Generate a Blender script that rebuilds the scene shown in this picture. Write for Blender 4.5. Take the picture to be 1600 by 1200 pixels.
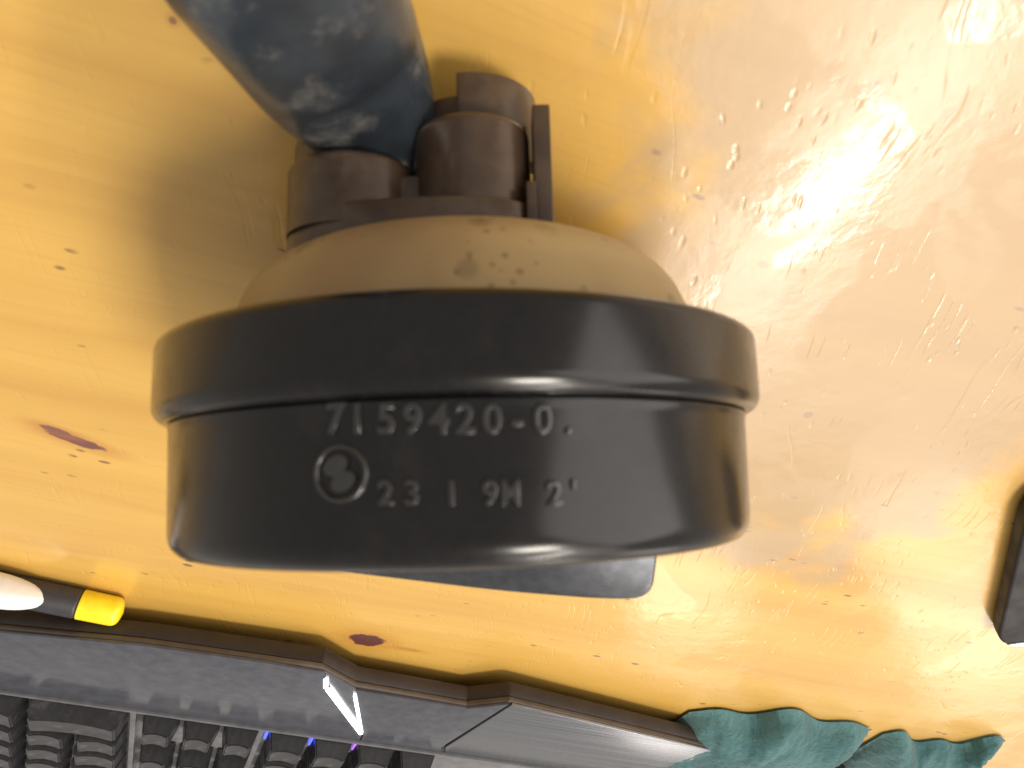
import bpy, bmesh, math, random
from mathutils import Vector, Matrix, noise
random.seed(7)
scene = bpy.context.scene
for o in list(bpy.data.objects): bpy.data.objects.remove(o, do_unlink=True)
COL = scene.collection

# ------------------------------------------------------------------ camera
F = 1164.0                      # focal length in pixels of a 1600 wide frame
H = 0.135                       # lens height above the table, metres
PITCH = math.radians(46.0)      # phone held upside down, looking down at 46 degrees
c_, s_ = math.cos(PITCH), math.sin(PITCH)
C0 = Vector((0, 0, H))
RT, UP, FW = Vector((-1, 0, 0)), Vector((0, -s_, -c_)), Vector((0, c_, -s_))
cam = bpy.data.cameras.new('camera')
cam.sensor_width = 36.0
cam.lens = F / 1600.0 * 36.0
cam.clip_start = 0.004
cam.clip_end = 30
cam.dof.use_dof = True
cam.dof.focus_distance = 0.29
cam.dof.aperture_fstop = 27.0
co = bpy.data.objects.new('camera', cam); COL.objects.link(co)
co.matrix_world = Matrix.Translation(C0) @ Matrix((RT, UP, -FW)).transposed().to_4x4()
scene.camera = co

# ------------------------------------------------------------------ room light: dim world, ceiling lamps
world = bpy.data.worlds.new('World'); scene.world = world; world.use_nodes = True
bg = world.node_tree.nodes['Background']
bg.inputs[0].default_value = (1.0, 0.93, 0.84, 1); bg.inputs[1].default_value = 0.50

def area(name, loc, target, sx, sy, power, color, yaxis=None):
    l = bpy.data.lights.new(name, 'AREA'); l.shape = 'RECTANGLE'
    l.size, l.size_y, l.energy, l.color = sx, sy, power, color
    o = bpy.data.objects.new(name, l); COL.objects.link(o)
    z = (Vector(loc) - Vector(target)).normalized()
    y = Vector(yaxis) if yaxis else Vector((0, 0, 1))
    x = y.cross(z).normalized(); y = z.cross(x)
    o.matrix_world = Matrix.Translation(loc) @ Matrix((x, y, z)).transposed().to_4x4()
    return o
# fluorescent tube over the desk, the lit ceiling round it, and two lamps low beyond the keyboard
area('tube_lamp', (-1.26, 1.33, 2.55), (-1.26, 1.33, 0), 0.15, 1.6, 32, (1.0, 0.93, 0.84), (0.355, 0.665, 0))
area('ceiling_panel', (-1.72, 1.70, 2.58), (-1.72, 1.70, 0), 2.3, 2.5, 31, (1.0, 0.87, 0.80), (0, 1, 0))
area('overhead_fill', (-1.7, -0.25, 3.6), (0, 0.1, 0), 0.95, 0.95, 118, (1.0, 0.92, 0.80), (0, 1, 0))  # added unseen light overhead, evens out the table brightness and deepens the arm shadow
area('side_lamp', (-3.5, -1.15, 1.75), (0, 0.05, 0.02), 3.8, 2.9, 88, (1.0, 0.92, 0.86))
area('desk_lamp', (-0.275, 1.05, 0.56), (-0.1, 0.15, 0), 0.17, 0.26, 0.65, (1.0, 0.90, 0.78))
area('window_lamp', (-0.72, 1.05, 0.50), (-0.1, 0.15, 0), 0.22, 0.40, 0.75, (1.0, 0.90, 0.80))
scene.view_settings.view_transform = 'Standard'
scene.view_settings.look = 'None'
scene.view_settings.exposure = 0.02
scene.view_settings.gamma = 1.0
scene.view_settings.use_curve_mapping = False
scene.render.engine = 'CYCLES'
scene.cycles.max_bounces = 5; scene.cycles.diffuse_bounces = 3; scene.cycles.glossy_bounces = 3
scene.render.resolution_x, scene.render.resolution_y = 1024, 768

# ------------------------------------------------------------------ helpers
def ray(x, y): return FW + RT * ((x - 800) / F) + UP * ((600 - y) / F)
def on_table(x, y, z=0.0):
    d = ray(x, y); return C0 + d * ((z - C0.z) / d.z)
def at_depth(x, y, dep): return C0 + ray(x, y) * dep

def link(name, me, mat=None, parent=None, smooth=True):
    if mat and not me.materials: me.materials.append(mat)
    if smooth:
        for p in me.polygons: p.use_smooth = True
    o = bpy.data.objects.new(name, me); COL.objects.link(o)
    if parent: o.parent = parent
    return o
def sharp(me, ang=35):
    me.set_sharp_from_angle(angle=math.radians(ang))
def from_bm(name, bm, mat=None, parent=None, ang=35):
    bmesh.ops.recalc_face_normals(bm, faces=bm.faces[:])
    me = bpy.data.meshes.new(name); bm.to_mesh(me); bm.free()
    o = link(name, me, mat, parent); sharp(me, ang); return o
def empty(name, m, label, cat, group=None):
    o = bpy.data.objects.new(name, None); COL.objects.link(o); o.matrix_world = m
    o.empty_display_size = 0.01
    o['label'] = label; o['category'] = cat
    if group: o['group'] = group
    return o
def lathe_bm(prof, n=160, a0=0.0, a1=2 * math.pi, cx=0, cy=0):
    bm = bmesh.new(); full = abs(a1 - a0 - 2 * math.pi) < 1e-6
    rings = []
    for r, h in prof:
        if r < 1e-7: rings.append([bm.verts.new((cx, cy, h))]); continue
        m = n if full else n + 1
        rings.append([bm.verts.new((cx + r * math.cos(a0 + (a1 - a0) * i / n), cy + r * math.sin(a0 + (a1 - a0) * i / n), h)) for i in range(m)])
    for A, B in zip(rings, rings[1:]):
        for i in range(n):
            j = (i + 1) % n if full else i + 1
            if len(A) == 1 and len(B) == 1: continue
            if len(A) == 1: bm.faces.new((A[0], B[i], B[j]))
            elif len(B) == 1: bm.faces.new((A[i], A[j], B[0]))
            else: bm.faces.new((A[i], A[j], B[j], B[i]))
    return bm
def fillet(pts, rads, seg=6):
    """round the corners of an open 2d profile"""
    out = [pts[0]]
    for i in range(1, len(pts) - 1):
        p, a, b, r = Vector(pts[i]), Vector(pts[i - 1]), Vector(pts[i + 1]), rads[i - 1]
        if r <= 0: out.append(tuple(p)); continue
        u, v = (a - p), (b - p); k = min(r, u.length * .49, v.length * .49)
        A, B = p + u.normalized() * k, p + v.normalized() * k
        for t in range(seg + 1):
            t /= seg; out.append(tuple(A * (1 - t) ** 2 + p * 2 * t * (1 - t) + B * t * t))
    out.append(pts[-1]); return out
def prism_bm(poly, z0, z1, bev=0.0, seg=2, top=None):
    """extrude an outline; poly = list of (x,y); bevel all sharp edges"""
    bm = bmesh.new()
    A = [bm.verts.new((x, y, z0)) for x, y in poly]
    B = [bm.verts.new((x, y, z1 if top is None else z1 + top(x, y))) for x, y in poly]
    bm.faces.new(A[::-1]); bm.faces.new(B)
    n = len(poly)
    for i in range(n): bm.faces.new((A[i], A[(i + 1) % n], B[(i + 1) % n], B[i]))
    if bev > 0:
        bmesh.ops.recalc_face_normals(bm, faces=bm.faces[:])
        ed = [e for e in bm.edges if len(e.link_faces) == 2 and e.calc_face_angle(0) > math.radians(40)]
        bmesh.ops.bevel(bm, geom=ed, offset=bev, segments=seg, affect='EDGES', profile=.5, clamp_overlap=True)
    return bm
def roundpoly(pts, r, seg=6):
    out = []; n = len(pts)
    for i in range(n):
        p, a, b = Vector(pts[i]), Vector(pts[i - 1]), Vector(pts[(i + 1) % n])
        rr = r[i] if isinstance(r, (list, tuple)) else r
        u, v = a - p, b - p; k = min(rr, u.length * .45, v.length * .45)
        if k <= 1e-7: out.append(tuple(p)); continue
        A, B = p + u.normalized() * k, p + v.normalized() * k
        for t in range(seg + 1):
            t /= seg; out.append(tuple(A * (1 - t) ** 2 + p * 2 * t * (1 - t) + B * t * t))
    return out

# ------------------------------------------------------------------ materials
class NT:
    def __init__(self, name):
        self.m = bpy.data.materials.new(name); self.m.use_nodes = True
        self.t = self.m.node_tree; self.n = self.t.nodes; self.b = self.n['Principled BSDF']
    def new(self, ty, **kw):
        n = self.n.new(ty)
        for k, v in kw.items():
            setattr(n, k, v)
        return n
    def L(self, a, b): self.t.links.new(a, b)
    def set(self, **kw):
        for k, v in kw.items():
            k = k.replace('_', ' '); k = {'Specular': 'Specular IOR Level'}.get(k, k)
            self.b.inputs[k].default_value = (*v, 1) if isinstance(v, tuple) and len(v) == 3 else v
        return self
    def math(self, op, a, b=None, c=None, clamp=False):
        n = self.new('ShaderNodeMath', operation=op); n.use_clamp = clamp
        for i, v in enumerate((a, b, c)):
            if v is None: continue
            if isinstance(v, (int, float)): n.inputs[i].default_value = v
            else: self.L(v, n.inputs[i])
        return n.outputs[0]
    def maprange(self, v, a, b, c=0.0, d=1.0, smooth=True):
        n = self.new('ShaderNodeMapRange'); n.interpolation_type = 'SMOOTHSTEP' if smooth else 'LINEAR'
        self.L(v, n.inputs[0])
        for i, x in enumerate((a, b, c, d)): n.inputs[i + 1].default_value = x
        return n.outputs[0]
    def mapping(self, vec, scale=(1, 1, 1), rot=(0, 0, 0), loc=(0, 0, 0)):
        n = self.new('ShaderNodeMapping'); self.L(vec, n.inputs[0])
        n.inputs['Location'].default_value = loc; n.inputs['Rotation'].default_value = rot; n.inputs['Scale'].default_value = scale
        return n.outputs[0]
    def noise(self, vec, scale, detail=4, rough=.55, dist=0.0):
        n = self.new('ShaderNodeTexNoise'); self.L(vec, n.inputs['Vector'])
        n.inputs['Scale'].default_value = scale; n.inputs['Detail'].default_value = detail
        n.inputs['Roughness'].default_value = rough; n.inputs['Distortion'].default_value = dist
        return n.outputs[0]
    def voro(self, vec, scale, feature='F1', rnd=1.0):
        n = self.new('ShaderNodeTexVoronoi', feature=feature); self.L(vec, n.inputs['Vector'])
        n.inputs['Scale'].default_value = scale; n.inputs['Randomness'].default_value = rnd
        return n
    def mix(self, fac, a, b):
        n = self.new('ShaderNodeMix', data_type='RGBA')
        if isinstance(fac, (int, float)): n.inputs[0].default_value = fac
        else: self.L(fac, n.inputs[0])
        for s, v in ((6, a), (7, b)):
            if isinstance(v, tuple): n.inputs[s].default_value = (*v, 1)
            else: self.L(v, n.inputs[s])
        return n.outputs[2]
    def ramp(self, fac, stops):
        n = self.new('ShaderNodeValToRGB'); self.L(fac, n.inputs[0]); e = n.color_ramp.elements
        while len(e) < len(stops): e.new(.5)
        for k, (p, col) in zip(e, stops): k.position = p; k.color = (*col, 1)
        return n.outputs[0]
    def bump(self, h, strength, dist, normal=None):
        n = self.new('ShaderNodeBump'); self.L(h, n.inputs['Height'])
        n.inputs['Strength'].default_value = strength; n.inputs['Distance'].default_value = dist
        if normal: self.L(normal, n.inputs['Normal'])
        return n.outputs[0]
    def pos(self): return self.new('ShaderNodeNewGeometry').outputs['Position']
    def obj(self): return self.new('ShaderNodeTexCoord').outputs['Object']

def plain(name, col, rough, metal=0.0, spec=.5, var=.15, nscale=300, bump=.0, coat=0.0, dust=None, dustamt=.5, dustscale=60):
    t = NT(name); p = t.obj(); n = t.noise(p, nscale, 5)
    f = t.maprange(n, .3, .7)
    c = t.mix(f, tuple(x * (1 - var) for x in col), tuple(min(1, x * (1 + var)) for x in col))
    if dust:
        d = t.maprange(t.noise(p, dustscale, 6, .65), .5, .75, 0, dustamt); c = t.mix(d, c, dust)
    t.L(c, t.b.inputs['Base Color'])
    r = t.maprange(t.noise(p, nscale * .3, 4), .3, .7, rough * .85, rough * 1.2); t.L(r, t.b.inputs['Roughness'])
    t.set(Metallic=metal, Specular=spec)
    t.b.inputs['Coat Weight'].default_value = coat; t.b.inputs['Coat Roughness'].default_value = .17
    if bump > 0: t.L(t.bump(n, bump, .0003), t.b.inputs['Normal'])
    return t.m

M = {}
M['black_paint'] = plain('black_paint', (.004, .0036, .0042), .30, var=.2, nscale=900, bump=.03, spec=.14, coat=.6, dust=(.022, .020, .021), dustamt=.3, dustscale=120)
M['emboss'] = plain('embossed_black_paint', (.014, .014, .015), .22, spec=.8, nscale=900, bump=.03)
M['brown_plastic'] = plain('brown_plastic', (.055, .035, .023), .30, var=.2, nscale=250, bump=.05, dust=(.16, .13, .10), dustamt=.3, dustscale=70)
M['rubber'] = plain('blue_grey_rubber', (.026, .033, .042), .25, spec=.7, var=.25, nscale=120, bump=.10, dust=(.26, .25, .23), dustamt=.7, dustscale=70)
M['steel'] = plain('dark_bracket_steel', (.06, .065, .075), .28, metal=.6, nscale=500, bump=.03)
M['brass'] = plain('amber_flange', (.60, .36, .10), .3, metal=.4, nscale=200)
M['bezel'] = plain('keyboard_bezel', (.060, .064, .078), .22, var=.15, nscale=200, dust=(.13, .12, .12), dustamt=.35, dustscale=40)
M['bezel_side'] = plain('keyboard_side', (.020, .013, .010), .5, nscale=200)
M['bezel_edge'] = plain('keyboard_edge', (.065, .048, .037), .4, nscale=200)
M['deck'] = plain('key_deck', (.13, .13, .14), .36, nscale=200)
M['key'] = plain('keycap', (.024, .023, .027), .33, var=.2, nscale=400, bump=.08, dust=(.16, .15, .15), dustamt=.35, dustscale=150)
M['white_plastic'] = plain('white_plastic', (.80, .78, .75), .35, var=.03)
M['marker_black'] = plain('marker_black', (.035, .033, .04), .4, var=.1)
M['yellow'] = plain('yellow_plastic', (.95, .70, .02), .3, var=.06)
M['device'] = plain('black_device', (.014, .012, .012), .5, spec=.25, var=.2, nscale=300)
M['chrome'] = plain('satin_metal', (.62, .62, .63), .28, metal=1.0)
def brushed():
    t = NT('brushed_metal'); p = t.obj()
    n = t.noise(t.mapping(p, (6, 900, 900)), 1, 5)
    t.L(t.maprange(n, .3, .7, .2, .36), t.b.inputs['Roughness'])
    t.L(t.mix(n, (.14, .15, .17), (.30, .31, .34)), t.b.inputs['Base Color'])
    t.set(Metallic=.75); t.L(t.bump(n, .06, .0003), t.b.inputs['Normal']); return t.m
M['brushed'] = brushed()
def glow(name, col, s):
    t = NT(name); t.set(Base_Color=col, Emission_Color=col, Emission_Strength=s); return t.m
M['led_white'] = glow('white_light_strip', (.92, .96, 1.0), 5.0)
M['led_blue'] = glow('blue_key_light', (.05, .07, 1.0), 3.0)
M['led_violet'] = glow('violet_key_light', (.32, .12, .62), 1.0)
def tan_mat():
    t = NT('stained_beige_plate'); p = t.obj()
    a = t.noise(p, 70, 4); b = t.noise(p, 26, 3)
    c = t.mix(t.maprange(b, .35, .65), (.30, .205, .105), (.39, .295, .15))
    v = t.voro(p, 130); r = t.noise(p, 45, 2)
    spot = t.math('MULTIPLY', t.maprange(v.outputs['Distance'], .20, .34, 1, 0), t.maprange(r, .50, .58))
    c = t.mix(t.math('MULTIPLY', spot, .5), c, (.15, .11, .065))
    v2 = t.voro(p, 420); sp2 = t.math('MULTIPLY', t.maprange(v2.outputs['Distance'], .15, .3, 1, 0), t.maprange(a, .52, .62))
    c = t.mix(t.math('MULTIPLY', sp2, .6), c, (.16, .11, .06))
    t.L(c, t.b.inputs['Base Color']); t.set(Roughness=.55)
    t.L(t.bump(a, .15, .0006), t.b.inputs['Normal']); return t.m
M['tan'] = tan_mat()
def cloth_mat():
    t = NT('teal_cloth'); p = t.obj()
    a = t.noise(p, 40, 4); fib = t.noise(t.mapping(p, (260, 900, 260), (0, 0, .5)), 1, 4, .7)
    c = t.mix(t.maprange(a, .3, .7), (.06, .21, .23), (.16, .36, .38))
    c = t.mix(t.maprange(fib, .5, .8, 0, .6), c, (.25, .42, .43))
    t.L(c, t.b.inputs['Base Color']); t.set(Roughness=.9, Sheen_Weight=.5)
    t.L(t.bump(fib, .8, .0012), t.b.inputs['Normal']); return t.m
M['cloth'] = cloth_mat()

GRAIN = math.radians(-19)       # grain runs along the keyboard, across the picture
def wood_mat():
    t = NT('varnished_pine'); p = t.pos()
    q = t.mapping(p, (1, 1, 1), (0, 0, -GRAIN))
    warp = t.noise(t.mapping(q, (3, 14, 1)), 1, 3)
    wv = t.new('ShaderNodeVectorMath', operation='MULTIPLY_ADD')
    cmb = t.new('ShaderNodeCombineXYZ'); t.L(warp, cmb.inputs[1]); t.L(cmb.outputs[0], wv.inputs[0])
    wv.inputs[1].default_value = (0, .035, 0); t.L(q, wv.inputs[2]); qq = wv.outputs[0]
    rings = t.noise(t.mapping(qq, (1.2, 46, 1)), 1, 5, .6)
    fib = t.noise(t.mapping(qq, (22, 900, 1)), 1, 4, .6)
    cloud = t.noise(q, 9, 3)
    col = t.ramp(rings, [(.28, (.50, .27, .054)), (.47, (.59, .345, .074)), (.62, (.635, .385, .086)), (.80, (.55, .31, .065))])
    col = t.mix(t.maprange(fib, .45, .75, 0, .22), col, (.46, .23, .06))
    col = t.mix(t.maprange(cloud, .35, .7, 0, .35), col, (.67, .415, .10))
    # short dark pores and dirt specks
    v = t.voro(t.mapping(qq, (90, 240, 1)), 1); rr = t.noise(p, 35, 2)
    speck = t.math('MULTIPLY', t.maprange(v.outputs['Distance'], .10, .19, 1, 0), t.maprange(rr, .56, .62))
    col = t.mix(t.math('MULTIPLY', speck, .75), col, (.12, .055, .025))
    v = t.voro(t.mapping(p, (55, 55, 1)), 1); rr = t.noise(p, 21, 1)
    sp2 = t.math('MULTIPLY', t.maprange(v.outputs['Distance'], .055, .085, 1, 0), t.maprange(rr, .52, .56))
    col = t.mix(t.math('MULTIPLY', sp2, .7), col, (.16, .075, .05))
    # pale patch: reflected ceiling haze painted into the colour with worn varnish, ragged edge
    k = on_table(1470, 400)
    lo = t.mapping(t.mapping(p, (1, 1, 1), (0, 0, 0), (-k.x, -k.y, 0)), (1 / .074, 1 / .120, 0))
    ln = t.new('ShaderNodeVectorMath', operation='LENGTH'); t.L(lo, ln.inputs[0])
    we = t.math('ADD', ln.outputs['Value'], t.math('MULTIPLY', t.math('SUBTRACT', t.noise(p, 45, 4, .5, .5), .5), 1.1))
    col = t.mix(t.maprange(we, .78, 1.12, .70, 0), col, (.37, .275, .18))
    # knots
    wob = t.noise(p, 300, 3)
    def knot(px, py, la, lb, ang, colr, amt=1.0):
        nonlocal col
        k = on_table(px, py)
        lo = t.mapping(p, (1, 1, 1), (0, 0, 0), (-k.x, -k.y, 0)); lo = t.mapping(lo, (1 / la, 1 / lb, 1), (0, 0, 0)) if ang == 0 else t.mapping(t.mapping(lo, (1, 1, 1), (0, 0, -ang)), (1 / la, 1 / lb, 0))
        ln = t.new('ShaderNodeVectorMath', operation='LENGTH'); t.L(lo, ln.inputs[0])
        d = t.math('ADD', ln.outputs['Value'], t.math('MULTIPLY', t.math('SUBTRACT', wob, .5), .7))
        halo = t.maprange(d, .9, 2.6, .40 * amt, 0)
        col = t.mix(halo, col, (.42, .16, .03))
        col = t.mix(t.maprange(d, .82, 1.05, amt, 0), col, colr)
    knot(573, 1000, .0070, .0048, GRAIN, (.115, .040, .035))
    knot(118, 688, .0080, .0019, GRAIN - .22, (.16, .055, .045))
    knot(86, 672, .0042, .0013, GRAIN - .22, (.20, .08, .05))
    knot(270, 32, .0007, .0007, 0, (.2, .1, .05), .8)
    knot(640, 1015, .0055, .0012, GRAIN, (.42, .20, .05), .6)
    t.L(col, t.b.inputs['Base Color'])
    # dents and scratches in the varnish
    wn = t.new('ShaderNodeTexNoise'); t.L(p, wn.inputs['Vector']); wn.inputs['Scale'].default_value = 28; wn.inputs['Detail'].default_value = 1
    wm = t.new('ShaderNodeVectorMath', operation='MULTIPLY_ADD'); t.L(wn.outputs['Color'], wm.inputs[0]); wm.inputs[1].default_value = (.013, .013, 0); t.L(p, wm.inputs[2])
    pw = wm.outputs[0]
    def dents(rot, sx, sy, lo, hi, mlo, mhi, ms):
        vv = t.voro(t.mapping(pw, (sx, sy, 1), (0, 0, rot)), 1)
        m = t.maprange(t.noise(t.mapping(p, (1, 1, 1), (0, 0, 0), (rot * 3, rot, 0)), ms, 1), mlo, mhi)
        return t.math('MULTIPLY', t.maprange(vv.outputs['Distance'], lo, hi, -1, 0), m)
    d1 = dents(-.75, 360, 150, .06, .26, .50, .62, 60)
    d2 = dents(.55, 300, 130, .05, .24, .52, .64, 45)
    n = t.noise(t.mapping(pw, (170, 13, 1), (0, 0, .9)), 1, 1, .5)
    s1 = t.math('MULTIPLY', t.maprange(t.math('ABSOLUTE', t.math('SUBTRACT', n, .5)), 0, .02, -1, 0), t.maprange(t.noise(p, 55, 1), .54, .62))
    wavy = t.noise(p, 55, 2); fine = t.noise(p, 480, 2); mid = t.noise(pw, 190, 3, .6)
    h = t.math('ADD', t.math('ADD', d1, d2), t.math('MULTIPLY', s1, .6))
    h = t.math('ADD', h, t.math('MULTIPLY', wavy, 2.6))
    h = t.math('ADD', h, t.math('ADD', t.math('MULTIPLY', fine, .32), t.math('MULTIPLY', mid, 1.05)))
    nrm = t.bump(h, .40, .00016)
    t.L(nrm, t.b.inputs['Coat Normal']); t.L(nrm, t.b.inputs['Normal'])
    worn = t.maprange(t.noise(p, 30, 3, .5, .6), .47, .51)
    t.L(t.math('ADD', t.math('MULTIPLY', worn, .09), .14), t.b.inputs['Coat Roughness'])
    t.set(Roughness=.42, Coat_Weight=1.0, Coat_IOR=1.52, Specular=.35)
    return t.m
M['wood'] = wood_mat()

# ------------------------------------------------------------------ table top
bm = prism_bm([(-1.0, -.55), (.9, -.55), (.9, 1.0), (-1.0, 1.0)], -.032, 0, .004, 3)
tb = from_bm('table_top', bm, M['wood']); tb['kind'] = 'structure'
tb['label'] = 'varnished honey coloured pine table top with knots and scratches'

# ------------------------------------------------------------------ car horn
R1 = 0.0515
def cam2w(v): return RT * v[0] + UP * v[1] + FW * v[2]
az = cam2w((-.0282, 1, .1285)).normalized()
O = C0 + cam2w((-.1755 * R1, 0, 2.663 * R1))
ay = (FW - az * FW.dot(az)).normalized(); ax = ay.cross(az)
HM = Matrix.Translation(O) @ Matrix((ax, ay, az)).transposed().to_4x4()
HI = HM.inverted()
horn = empty('car_horn', HM, 'round black car horn with stamped numbers, beige back and grey arm, propped on the table', 'horn')
S = lambda prof: [(r * R1, h * R1) for r, h in prof]

# crimped rim band
pr = fillet([(.80, .085), (1.0, .0986), (1.003, -.112), (.988, -.140), (.966, -.151), (.940, -.149)],
            [.035, .040, .016, .008], 9)
from_bm('rim_band', lathe_bm(S(pr), 220), M['black_paint'], horn, 60)
# lower shell, rounded into a flat face
R2 = .954
pr = fillet([(.938, -.09), (.948, -.148), (R2 + .004, -.156), (R2, -.176), (R2 - .002, -.30), (R2 - .006, -.545), (.62, -.565), (.60, -.545), (.20, -.545), (.18, -.57), (0, -.57)],
            [.01, .008, .012, .05, .075, .02, .02, .02, .02], 9)
from_bm('body_shell', lathe_bm(S(pr), 220), M['black_paint'], horn, 60)
# beige dome on the back
pr = fillet([(.80, .06), (.80, .165), (.735, .325), (.60, .415), (.44, .435), (0, .44)], [.06, .14, .12, .06], 9)
from_bm('back_plate', lathe_bm(S(pr), 180, cx=.012 * R1), M['tan'], horn, 60)
bm = lathe_bm([(r * R1, h * R1) for r, h in fillet([(.17, .30), (.17, .43), (0, .45)], [.05])], 40, cx=.36 * R1, cy=.02 * R1)
from_bm('back_boss', bm, M['tan'], horn, 60)

# connector: base plate, two barrels, hood, latch rail
conn_m = M['brown_plastic']
def arc(cx, cy, r, a0, a1, n=20):
    return [(cx + r * math.cos(math.radians(a0 + (a1 - a0) * i / n)), cy + r * math.sin(math.radians(a0 + (a1 - a0) * i / n))) for i in range(n + 1)]
def sc(poly): return [(x * R1, y * R1) for x, y in poly]
bx = [(-.56, -.18), (-.53, -.37), (-.40, -.48), (-.16, -.52), (.06, -.52), (.22, -.47), (.29, -.36), (.29, .10), (.10, .24), (-.44, .20), (-.56, .05)]
socket = from_bm('connector', prism_bm(sc(roundpoly(bx, .07)), .38 * R1, .50 * R1, .010 * R1, 3), conn_m, horn)
core = from_bm('connector_core', prism_bm(sc(roundpoly([(-.46, -.40), (.20, -.40), (.26, .05), (.0, .18), (-.40, .14)], .08)), .46 * R1, .62 * R1, .02 * R1, 3), conn_m, socket)
for cx, cy, r, h in ((-.330, -.285, .208, .69), (.065, -.305, .190, .80)):
    pr = fillet([(r * 1.01, .44), (r, h - .02), (0, h)], [.03], 6)
    from_bm('connector_barrel', lathe_bm(S(pr), 64, cx=cx * R1, cy=cy * R1), conn_m, socket, 50)
for cx, cy, r, h in ((.055, -.185, .205, .885), (-.355, -.19, .190, .79)):
    pr = fillet([(r, .44), (r, h), (r - .03, h), (r - .03, .60), (0, .60)], [.006, .006, .0], 3)
    from_bm('connector_hood', lathe_bm(S(pr), 64, cx=cx * R1, cy=cy * R1), conn_m, socket, 50)
hd = arc(.062, -.185, .222, -100, 2, 30) + arc(.062, -.185, .190, 2, -100, 30)
from_bm('hood_lip', prism_bm(sc(hd), .70 * R1, .955 * R1, .006 * R1, 2), conn_m, socket)
from_bm('latch_rail', prism_bm(sc([(.262, -.44), (.318, -.44), (.318, -.30), (.262, -.30)]), .40 * R1, .82 * R1, .006 * R1, 2), conn_m, socket)
from_bm('latch_rail', prism_bm(sc([(.235, -.465), (.268, -.465), (.268, -.38), (.235, -.38)]), .40 * R1, .56 * R1, .006 * R1, 2), conn_m, socket)

# grey arm: flattened tube rising toward the viewer and coming down to the table again out of frame
def loft(name, secs, mat, parent, n=40, inv=None):
    bm = bmesh.new(); rings = []
    for c, x, y, rx, ry, pw in secs:
        ring = []
        for i in range(n):
            a = 2 * math.pi * i / n; ca, sa = math.cos(a), math.sin(a)
            e = 2 / pw
            p = c + x * (rx * math.copysign(abs(ca) ** e, ca)) + y * (ry * math.copysign(abs(sa) ** e, sa))
            ring.append(bm.verts.new(inv @ p if inv else p))
        rings.append(ring)
    for A, B in zip(rings, rings[1:]):
        for i in range(n): bm.faces.new((A[i], A[(i + 1) % n], B[(i + 1) % n], B[i]))
    bm.faces.new(rings[0][::-1]); bm.faces.new(rings[-1])
    return from_bm(name, bm, mat, parent, 60)
def catmull(P, m):
    out = []
    for i in range(len(P) - 1):
        a, b, c, d = P[max(i - 1, 0)], P[i], P[i + 1], P[min(i + 2, len(P) - 1)]
        for k in range(m):
            t = k / m
            out.append(tuple(.5 * (2 * b[j] + (c[j] - a[j]) * t + (2 * a[j] - 5 * b[j] + 4 * c[j] - d[j]) * t * t + (3 * b[j] - a[j] - 3 * c[j] + d[j]) * t ** 3) for j in range(len(b))))
    out.append(P[-1]); return out
def armpt(x, y, dep, w, th, pw=2.3):
    p = at_depth(x, y, dep * R1); return (p.x, p.y, p.z, w * dep * R1 / F, th * R1, pw)
# x, y of the tube centre, depth, half width in pixels, half thickness
ap = [armpt(604, 300, 2.52, 84, .09), armpt(596, 250, 2.49, 90, .10), armpt(584, 200, 2.43, 100, .12), armpt(560, 148, 2.33, 120, .15),
      armpt(517, 78, 2.14, 143, .18), armpt(468, 0, 1.91, 157, .19)]
ap += [(.042, -.010, .0505, .0120, .0095, 2.3), (.058, -.060, .0480, .0120, .0092, 2.3), (.070, -.110, .0240, .0120, .0085, 2.3), (.076, -.140, .0080, .0120, .0075, 2.3)]
path = catmull(ap, 8); secs = []
for _ in range(6):
    path = [path[0]] + [tuple((a + 2 * b + c) / 4 for a, b, c in zip(*tr)) for tr in zip(path, path[1:], path[2:])] + [path[-1]]
for i, q in enumerate(path):
    p = Vector(q[:3]); a = Vector(path[max(i - 1, 0)][:3]); b = Vector(path[min(i + 1, len(path) - 1)][:3])
    tg = (b - a).normalized(); v = (p - C0).normalized() if p.y > .02 else Vector((0, 0, -1))
    x = tg.cross(v).normalized(); y = x.cross(tg).normalized()
    secs.append((p, x, y, q[3], q[4], q[5]))
arm = loft('arm', secs, M['rubber'], horn, 48, HI)

# bent bracket tab behind the face, rounded corner
pn = (FW * .86 + UP * .5).normalized(); pp = C0 + FW * (2.62 * R1) + UP * (-.6 * R1)
def on_plane(x, y, P, N):
    d = ray(x, y); return C0 + d * ((P - C0).dot(N) / d.dot(N))
e1 = (RT - pn * RT.dot(pn)).normalized(); e2 = pn.cross(e1)
def plate(name, px, rads, thick, mat):
    pts = [on_plane(x, y, pp, pn) - pp for x, y in px]
    poly = roundpoly([(q.dot(e1), q.dot(e2)) for q in pts], rads, 8)
    bm = prism_bm(poly, 0, thick, .0005, 3)
    m = HI @ Matrix.Translation(pp) @ Matrix((e1, e2, pn)).transposed().to_4x4()
    bm.transform(m); return from_bm(name, bm, mat, horn)
plate('bracket_tab', [(480, 800), (1028, 800), (1029, 862), (1018, 938), (930, 937), (780, 925), (640, 908), (480, 889)],
      [0, 0, .004, .0052, .006, .01, .01, 0], .0016, M['steel'])

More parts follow.
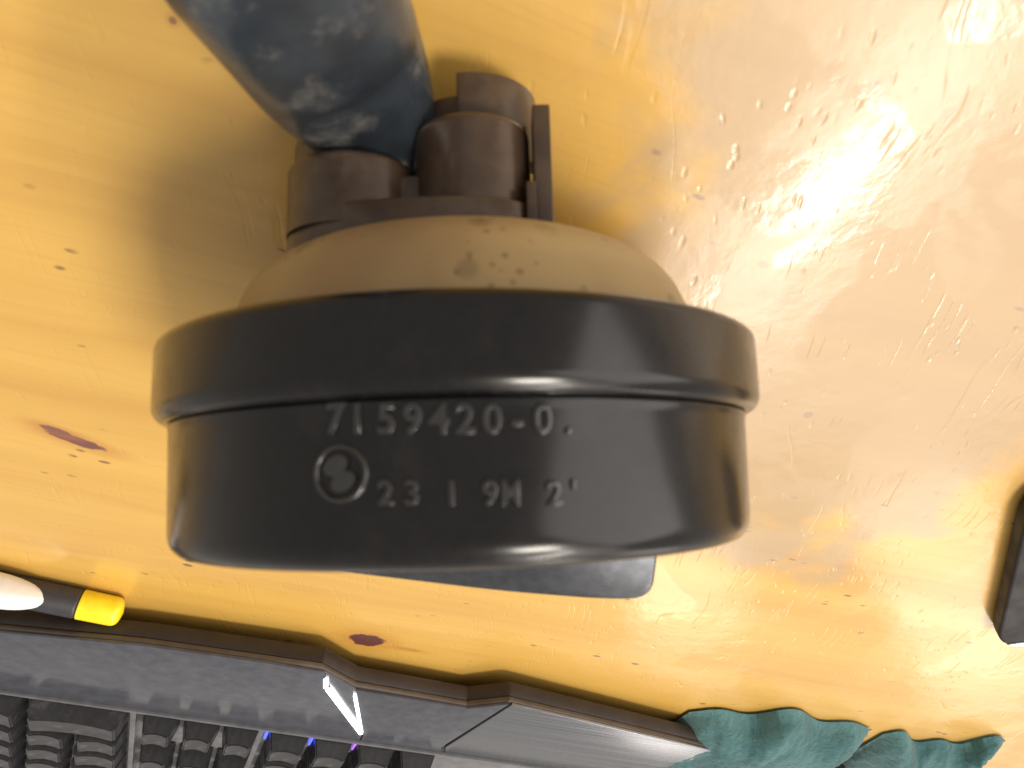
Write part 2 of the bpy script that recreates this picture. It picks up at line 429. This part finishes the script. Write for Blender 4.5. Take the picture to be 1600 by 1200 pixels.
# stamped marks on the shell
def on_shell(x, y, rad=R2):
    o = HI @ C0; d = HI.to_3x3() @ ray(x, y); r = rad * R1
    a = d.x ** 2 + d.y ** 2; b = o.x * d.x + o.y * d.y; c = o.x ** 2 + o.y ** 2 - r * r
    t = (-b - math.sqrt(b * b - a * c)) / a; p = o + d * t
    return math.atan2(p.y, p.x), p.z
def wrap(bm, th, h, rad=R2, lift=0.0):
    r = rad * R1
    for v in bm.verts:
        a = th + v.co.x / r; q = r + v.co.z + lift
        v.co = Vector((q * math.cos(a), q * math.sin(a), h + v.co.y))
def char(ch, px, y0, y1, wfac=1.0):
    th, h0 = on_shell(px, y1); _, h1 = on_shell(px, y0)
    cu = bpy.data.curves.new('stamp', 'FONT'); cu.body = ch; cu.size = 1; cu.resolution_u = 3
    cu.extrude = .05; cu.bevel_depth = .025; cu.bevel_resolution = 1; cu.offset = .012
    ob = bpy.data.objects.new('stamp', cu); COL.objects.link(ob)
    dg = bpy.context.evaluated_depsgraph_get(); me = bpy.data.meshes.new_from_object(ob.evaluated_get(dg))
    bpy.data.objects.remove(ob); bpy.data.curves.remove(cu)
    bm = bmesh.new(); bm.from_mesh(me); bpy.data.meshes.remove(me)
    xs = [v.co.x for v in bm.verts]; cx = (min(xs) + max(xs)) / 2
    k = (h1 - h0) / .73
    for v in bm.verts: v.co = Vector(((v.co.x - cx) * k * wfac, v.co.y * k, max(v.co.z, -.02) * k * .9))
    bmesh.ops.remove_doubles(bm, verts=bm.verts[:], dist=1e-6)
    wrap(bm, th, h0)
    from_bm('stamped_character', bm, M['emboss'], horn, 60)
for ch, x in zip('7159420-0.', (526, 559, 604, 645, 686, 727, 769, 808, 848, 888)): char(ch, x, 628, 676, .95)
for ch, x in (('2', 603), ('3', 644), ('1', 706), ('9', 766), ('M', 798), ('2', 867), ("'", 897)): char(ch, x, 749, 788, .8 if ch == 'M' else 1.0)
# round maker's mark: raised ring and a disc cut by two notches
th, hc = on_shell(532, 740); _, ht = on_shell(532, 694); rr = ht - hc
bm = lathe_bm([(rr * .80, -.0002), (rr * .84, .0003), (rr * .92, .00045), (rr * .99, .0003), (rr * 1.03, -.0002)], 48)
wrap(bm, th, hc); ring = from_bm('stamped_ring', bm, M['emboss'], horn, 80)
poly = []
for i in range(72):
    a = 2 * math.pi * i / 72; r = .63
    for a0, dep, wd in ((math.radians(28), .42, .42), (math.radians(208), .40, .45)):
        da = (a - a0 + math.pi) % (2 * math.pi) - math.pi
        r -= dep * math.exp(-(da / wd) ** 2)
    poly.append((rr * r * math.cos(a + .25 * (r - .6)), rr * r * math.sin(a)))
bm = prism_bm(poly, -.0002, .0004, .00012, 2); wrap(bm, th, hc)
from_bm('stamped_emblem', bm, M['emboss'], ring)

# ------------------------------------------------------------------ keyboard
A_, B_ = on_table(0, 1085, .018), on_table(811, 1199, .018)
ku = (B_ - A_); ku.z = 0; ku.normalize(); kv = Vector((-ku.y, ku.x, 0))
if kv.y < 0: kv = -kv
SL = math.tan(math.radians(1.5)); K0 = on_table(0, 989, .014)
kz = ku.cross(kv).normalized()
flip = kz.z < 0
# keyboard frame: X = u, Y = v (away), Z up ; u x v must be up -> mirror u if needed
kx = -ku if flip else ku
yv = (kv - Vector((0, 0, SL))).normalized(); zv = kx.cross(yv).normalized()
KM = Matrix.Translation(Vector((K0.x, K0.y, K0.z))) @ Matrix((kx, yv, zv)).transposed().to_4x4()
KI = KM.inverted()
kb = empty('keyboard', KM, 'black gaming keyboard with grey angular bezel, white light line and blue lit keys', 'keyboard')
def kpt(x, y, z=0.0):
    o = KI @ C0; d = KI.to_3x3() @ ray(x, y); t = (z - o.z) / d.z; p = o + d * t; return (p.x, p.y)
sg = 1 if not flip else -1       # +1 if local X grows to image right
rear = [kpt(-420, 945), kpt(0, 989), kpt(225, 1010), kpt(412, 1036), kpt(502, 1049), kpt(556, 1077), kpt(729, 1107), kpt(796, 1100), kpt(1100, 1171), kpt(1330, 1226)]
fr = [kpt(0, 1085), kpt(409, 1136), kpt(811, 1199)]
fy = fr[1][1]
xr = rear[-1][0]; xl = rear[0][0]
DEPTH = .155
def ord_(poly):   # ccw
    a = sum(p[0] * q[1] - q[0] * p[1] for p, q in zip(poly, poly[1:] + poly[:1])); return poly if a > 0 else poly[::-1]
# case (a chamfered tray) under the panels
case = ord_(rear + [(xr, fy + DEPTH), (xl, fy + DEPTH)])
o_ = from_bm('case', prism_bm(case, -.0092, -.0030, .0012, 2), M['bezel_side'], kb)
o_ = from_bm('case_rim', prism_bm(ord_(rear + [(xr, fy + .001), (xl, fy + .001)]), -.0032, -.0012, .0006, 2), M['bezel_edge'], kb)
def panel(name, pts, mat, z0=-.0013, z1=0.0, tilt=None, bev=.0004):
    return from_bm(name, prism_bm(ord_(pts), z0, z1, bev, 2, tilt), mat, kb, 30)
fl = lambda x: (kpt(x, 1085 + (x / 811.0) * 114)[0], fy)
tip = kpt(566, 1150)
panel('bezel_panel', [rear[0], rear[1], rear[2], rear[3], kpt(506, 1052), kpt(514, 1076), tip, (tip[0], fy), (xl, fy)], M['bezel'])
panel('bezel_panel', [kpt(556, 1079), kpt(729, 1108), kpt(796, 1101), kpt(690, 1168), (kpt(690, 1175)[0], fy), (tip[0] + sg * .0004, fy), (tip[0] + sg * .0004, tip[1])], M['bezel'], tilt=lambda x, y: .0)
panel('bezel_panel', [kpt(800, 1102), rear[8], rear[9], (xr, fy), (kpt(696, 1176)[0], fy), kpt(696, 1168)], M['brushed'])
panel('bezel_inlay', [kpt(506, 1052), kpt(556, 1079), kpt(566, 1146), kpt(515, 1076)], M['bezel'], z1=-.0006, bev=.0001)
def strip(name, a, b, w, mat, z=0.0006):
    a, b = Vector(a), Vector(b); d = (b - a).normalized(); n = Vector((-d.y, d.x)) * w / 2
    return from_bm(name, prism_bm(ord_([tuple(a + n), tuple(b + n), tuple(b - n), tuple(a - n)]), -.001, z, .0002, 2), mat, kb)
strip('light_strip', kpt(509, 1061), kpt(509, 1074), .0016, M['led_white'])
strip('light_strip', kpt(511, 1076), kpt(564, 1146), .0014, M['led_white'])
strip('light_strip', kpt(554, 1086), kpt(565, 1145), .0010, M['led_white'])
# ridge along the key well and the deck under the keys
strip('well_ridge', (xl, fy + .0008), (xr, fy + .0008), .0016, M['deck'], .0011)
panel('key_deck', [(xl, fy + .002), (xr, fy + .002), (xr, fy + DEPTH - .001), (xl, fy + DEPTH - .001)], M['deck'], z0=-.0031, z1=-.0022)
PIT = abs(kpt(485, 1150)[0] - kpt(415, 1140)[0]); print('key pitch', PIT)
def keymesh(w, d, h, tw, td):
    bm = bmesh.new()
    base = [(-w / 2, 0), (w / 2, 0), (w / 2, d), (-w / 2, d)]
    oy = (d - td) * .42; n = 5
    A = [bm.verts.new((x, y, 0)) for x, y in base]
    # top rim with a dished middle
    rows = []
    for j in range(3):
        rows.append([bm.verts.new((-tw / 2 + tw * i / (n - 1), oy + td * j / 2, h - .0011 * (1 - (2 * i / (n - 1) - 1) ** 2))) for i in range(n)])
    for j in range(2):
        for i in range(n - 1): bm.faces.new((rows[j][i], rows[j][i + 1], rows[j + 1][i + 1], rows[j + 1][i]))
    bm.faces.new([A[1], A[0]] + rows[0]); bm.faces.new([A[3], A[2]] + rows[2][::-1])
    bm.faces.new([A[0], A[3]] + [r[0] for r in rows[::-1]]); bm.faces.new([A[2], A[1]] + [r[-1] for r in rows])
    bm.faces.new(A[::-1])
    bmesh.ops.recalc_face_normals(bm, faces=bm.faces[:])
    ed = [e for e in bm.edges if e.calc_face_angle(0) > math.radians(40)]
    bmesh.ops.bevel(bm, geom=ed, offset=.0006, segments=2, affect='EDGES', clamp_overlap=True)
    me = bpy.data.meshes.new('key'); bm.to_mesh(me); bm.free(); me.materials.append(M['key'])
    for p in me.polygons: p.use_smooth = True
    me.set_sharp_from_angle(angle=math.radians(35)); return me
KD = PIT * .93; KH = .0098
meshes = {}
def key(cx, row, w, name='key'):
    k = round(w, 5)
    if k not in meshes: meshes[k] = keymesh(w, KD, KH, w - PIT * .26, KD - PIT * .26)
    o = bpy.data.objects.new(name, meshes[k]); COL.objects.link(o); o.parent = kb
    o.location = (cx, fy + .0028 + row * PIT, -.0021); return o
x0 = kpt(202, 1115)[0]      # right end of the main block
for r in range(6):
    n = 14 if r else 13; widths = ([2] if r == 0 else [1 + .08 * r]) + [1] * n
    x = x0 - sg * PIT * 0.0
    for w in widths:
        ww = w * PIT; cx = x - sg * ww / 2
        if abs(cx - x0) < .30 and (xl - cx) * sg < -.01: key(cx, r, ww - .0012)
        x -= sg * ww
x1 = kpt(219, 1118)[0]; NP = PIT * .86
for r in (0, 1, 2, 4):
    for i in range(3): key(x1 + sg * NP * (i + .5), r + (.9 if r else 0), NP - .0014)
x2 = kpt(416, 1146)[0]
for r in range(5):
    for i in range(4): key(x2 + sg * PIT * (i + .5), r, PIT - .0016)
# bars between the key blocks
for xa in (kpt(209, 1112)[0], kpt(408, 1142)[0]):
    strip('block_bar', (xa, fy + .002), (xa, fy + DEPTH - .002), .0022, M['deck'], .0008)
# backlight showing beside the number block keys
for i, m in ((0, 'led_blue'), (1, 'led_blue'), (2, 'led_violet')):
    xx = x2 + sg * PIT * i
    strip('key_light', (xx, fy + .0024), (xx, fy + .010), .0011, M[m], .0012 if i < 2 else .0008)

# ------------------------------------------------------------------ marker at the left edge
MR = .0050
a, b = on_table(-60, 905, MR), on_table(157, 950, MR)
a.z = b.z = MR + .0001
md = (b - a).normalized(); mz = Vector((0, 0, 1)); my = mz.cross(md)
a = b - md * .14
MM = Matrix.Translation(a - mz * MR) @ Matrix((md, my, mz)).transposed().to_4x4()
mk = empty('marker_pen', MM, 'black marker with white clip and bright yellow end lying beside the keyboard', 'marker')
def xl_(prof, n=48):
    bm = lathe_bm(prof, n); bm.transform(Matrix.Translation((0, 0, MR)) @ Matrix.Rotation(math.radians(90), 4, 'Y')); return bm
from_bm('barrel', xl_(fillet([(0, 0), (MR, 0), (MR, .133), (MR * .8, .1335), (0, .1335)], [.001, .0008, 0])), M['marker_black'], mk, 50)
from_bm('end_cap', xl_(fillet([(0, .1332), (MR * 1.0, .1335), (MR * .98, .1465), (0, .1475)], [.0006, .003])), M['yellow'], mk, 50)
near = -1 if my.y > 0 else 1
secs = []
for i in range(25):
    t = math.sin(i / 24 * math.pi / 2); e = min(1, math.sqrt(max(0, 1 - max(0, (t - .82) / .18) ** 2))) * min(1, .3 + t * 8)
    secs.append((Vector((.030 + t * .094, near * .0026, MR + .0024)), Vector((0, 1, 0)), Vector((0, 0, 1)), max(.0052 * e, .0002), max(.0054 * e, .0002), 2.6))
loft('clip', secs, M['white_plastic'], mk, 32)

# ------------------------------------------------------------------ black device at the right edge
dz = .0065
P = [on_table(1554, 1022, dz), on_table(1605, 806, dz)]
d1 = (P[1] - P[0]); d1.z = 0; d1n = d1.normalized(); d2n = Vector((-d1n.y, d1n.x, 0))
if d2n.x > 0: d2n = -d2n
DM = Matrix.Translation((P[0].x, P[0].y, 0)) @ Matrix((d2n, d1n, d2n.cross(d1n))).transposed().to_4x4()
up = 1 if d2n.cross(d1n).z > 0 else -1
dv = empty('handheld_device', DM, 'flat black device with rounded corner and silver end at the right edge', 'device')
L_ = d1.length + .012
full = roundpoly([(0, 0), (.072, 0), (.072, L_), (0, L_)], .018, 18)
z0, z1 = sorted((0.0006 * up, dz * up))
from_bm('body', prism_bm(ord_([q for q in full if q[1] > .0058]), z0, z1, .0012, 4), M['device'], dv)
z0, z1 = sorted((0.001 * up, (dz - .0001) * up))
from_bm('end_trim', prism_bm(ord_([q for q in full if q[1] < .0066]), z0, z1, .0012, 4), M['chrome'], dv)

# ------------------------------------------------------------------ teal cloth
def cloth(name, label, px_left, px_right, depth_len, hgt, seed, tilt, group):
    a, b = on_table(*px_left), on_table(*px_right)
    u = b - a; W = u.length; u.normalize(); v = Vector((-u.y, u.x, 0)); v = v if v.y > 0 else -v
    bm = bmesh.new(); nx, ny = 90, 70; g = []
    for j in range(ny + 1):
        row = []
        for i in range(nx + 1):
            s, t = i / nx, j / ny
            q = a + u * (W * s) + v * (depth_len * t)
            edge = .004 * math.sin(s * 7 + seed) + .003 * math.sin(s * 17 + seed * 2)
            q += v * edge * (1 - t) + u * (tilt * t * depth_len)
            n1 = noise.noise(Vector((q.x * 38 + seed, q.y * 22, seed))); n2 = noise.noise(Vector((q.x * 110 + seed, q.y * 60, 3.1)))
            arch = math.sin(math.pi * min(1, max(0, s))) ** .6
            ridge = abs(math.sin((s * 1.25 + t * .45 + seed) * math.pi))
            tt = min(1, t / .16); roll = math.sqrt(max(0, 1 - (1 - tt) ** 2))
            z = (hgt * arch * (.50 + .50 * ridge) + .0060 * n1 * arch + .0020 * n2) * roll + .0012 * noise.noise(q * 420)
            q.z = max(.0008, z) + .0004
            row.append(bm.verts.new(q))
        g.append(row)
    for j in range(ny):
        for i in range(nx): bm.faces.new((g[j][i], g[j][i + 1], g[j + 1][i + 1], g[j + 1][i]))
    base = sum((x.co for x in g[0]), Vector()) / (nx + 1); base.z = 0
    bm.transform(Matrix.Translation(-base))
    bmesh.ops.solidify(bm, geom=bm.faces[:], thickness=.0012)
    o = from_bm(name, bm, M['cloth'], None, 80); o.location = base
    o['label'] = label; o['category'] = 'cloth'; o['group'] = group
cloth('cloth', 'fuzzy teal cloth bunched over the right end of the keyboard', (1085, 1100), (1372, 1128), .12, .024, 1.3, -.25, 'teal cloths by the keyboard')
cloth('cloth', 'darker teal cloth fold lying right of the brighter one', (1375, 1146), (1566, 1156), .11, .017, 4.4, -.2, 'teal cloths by the keyboard')
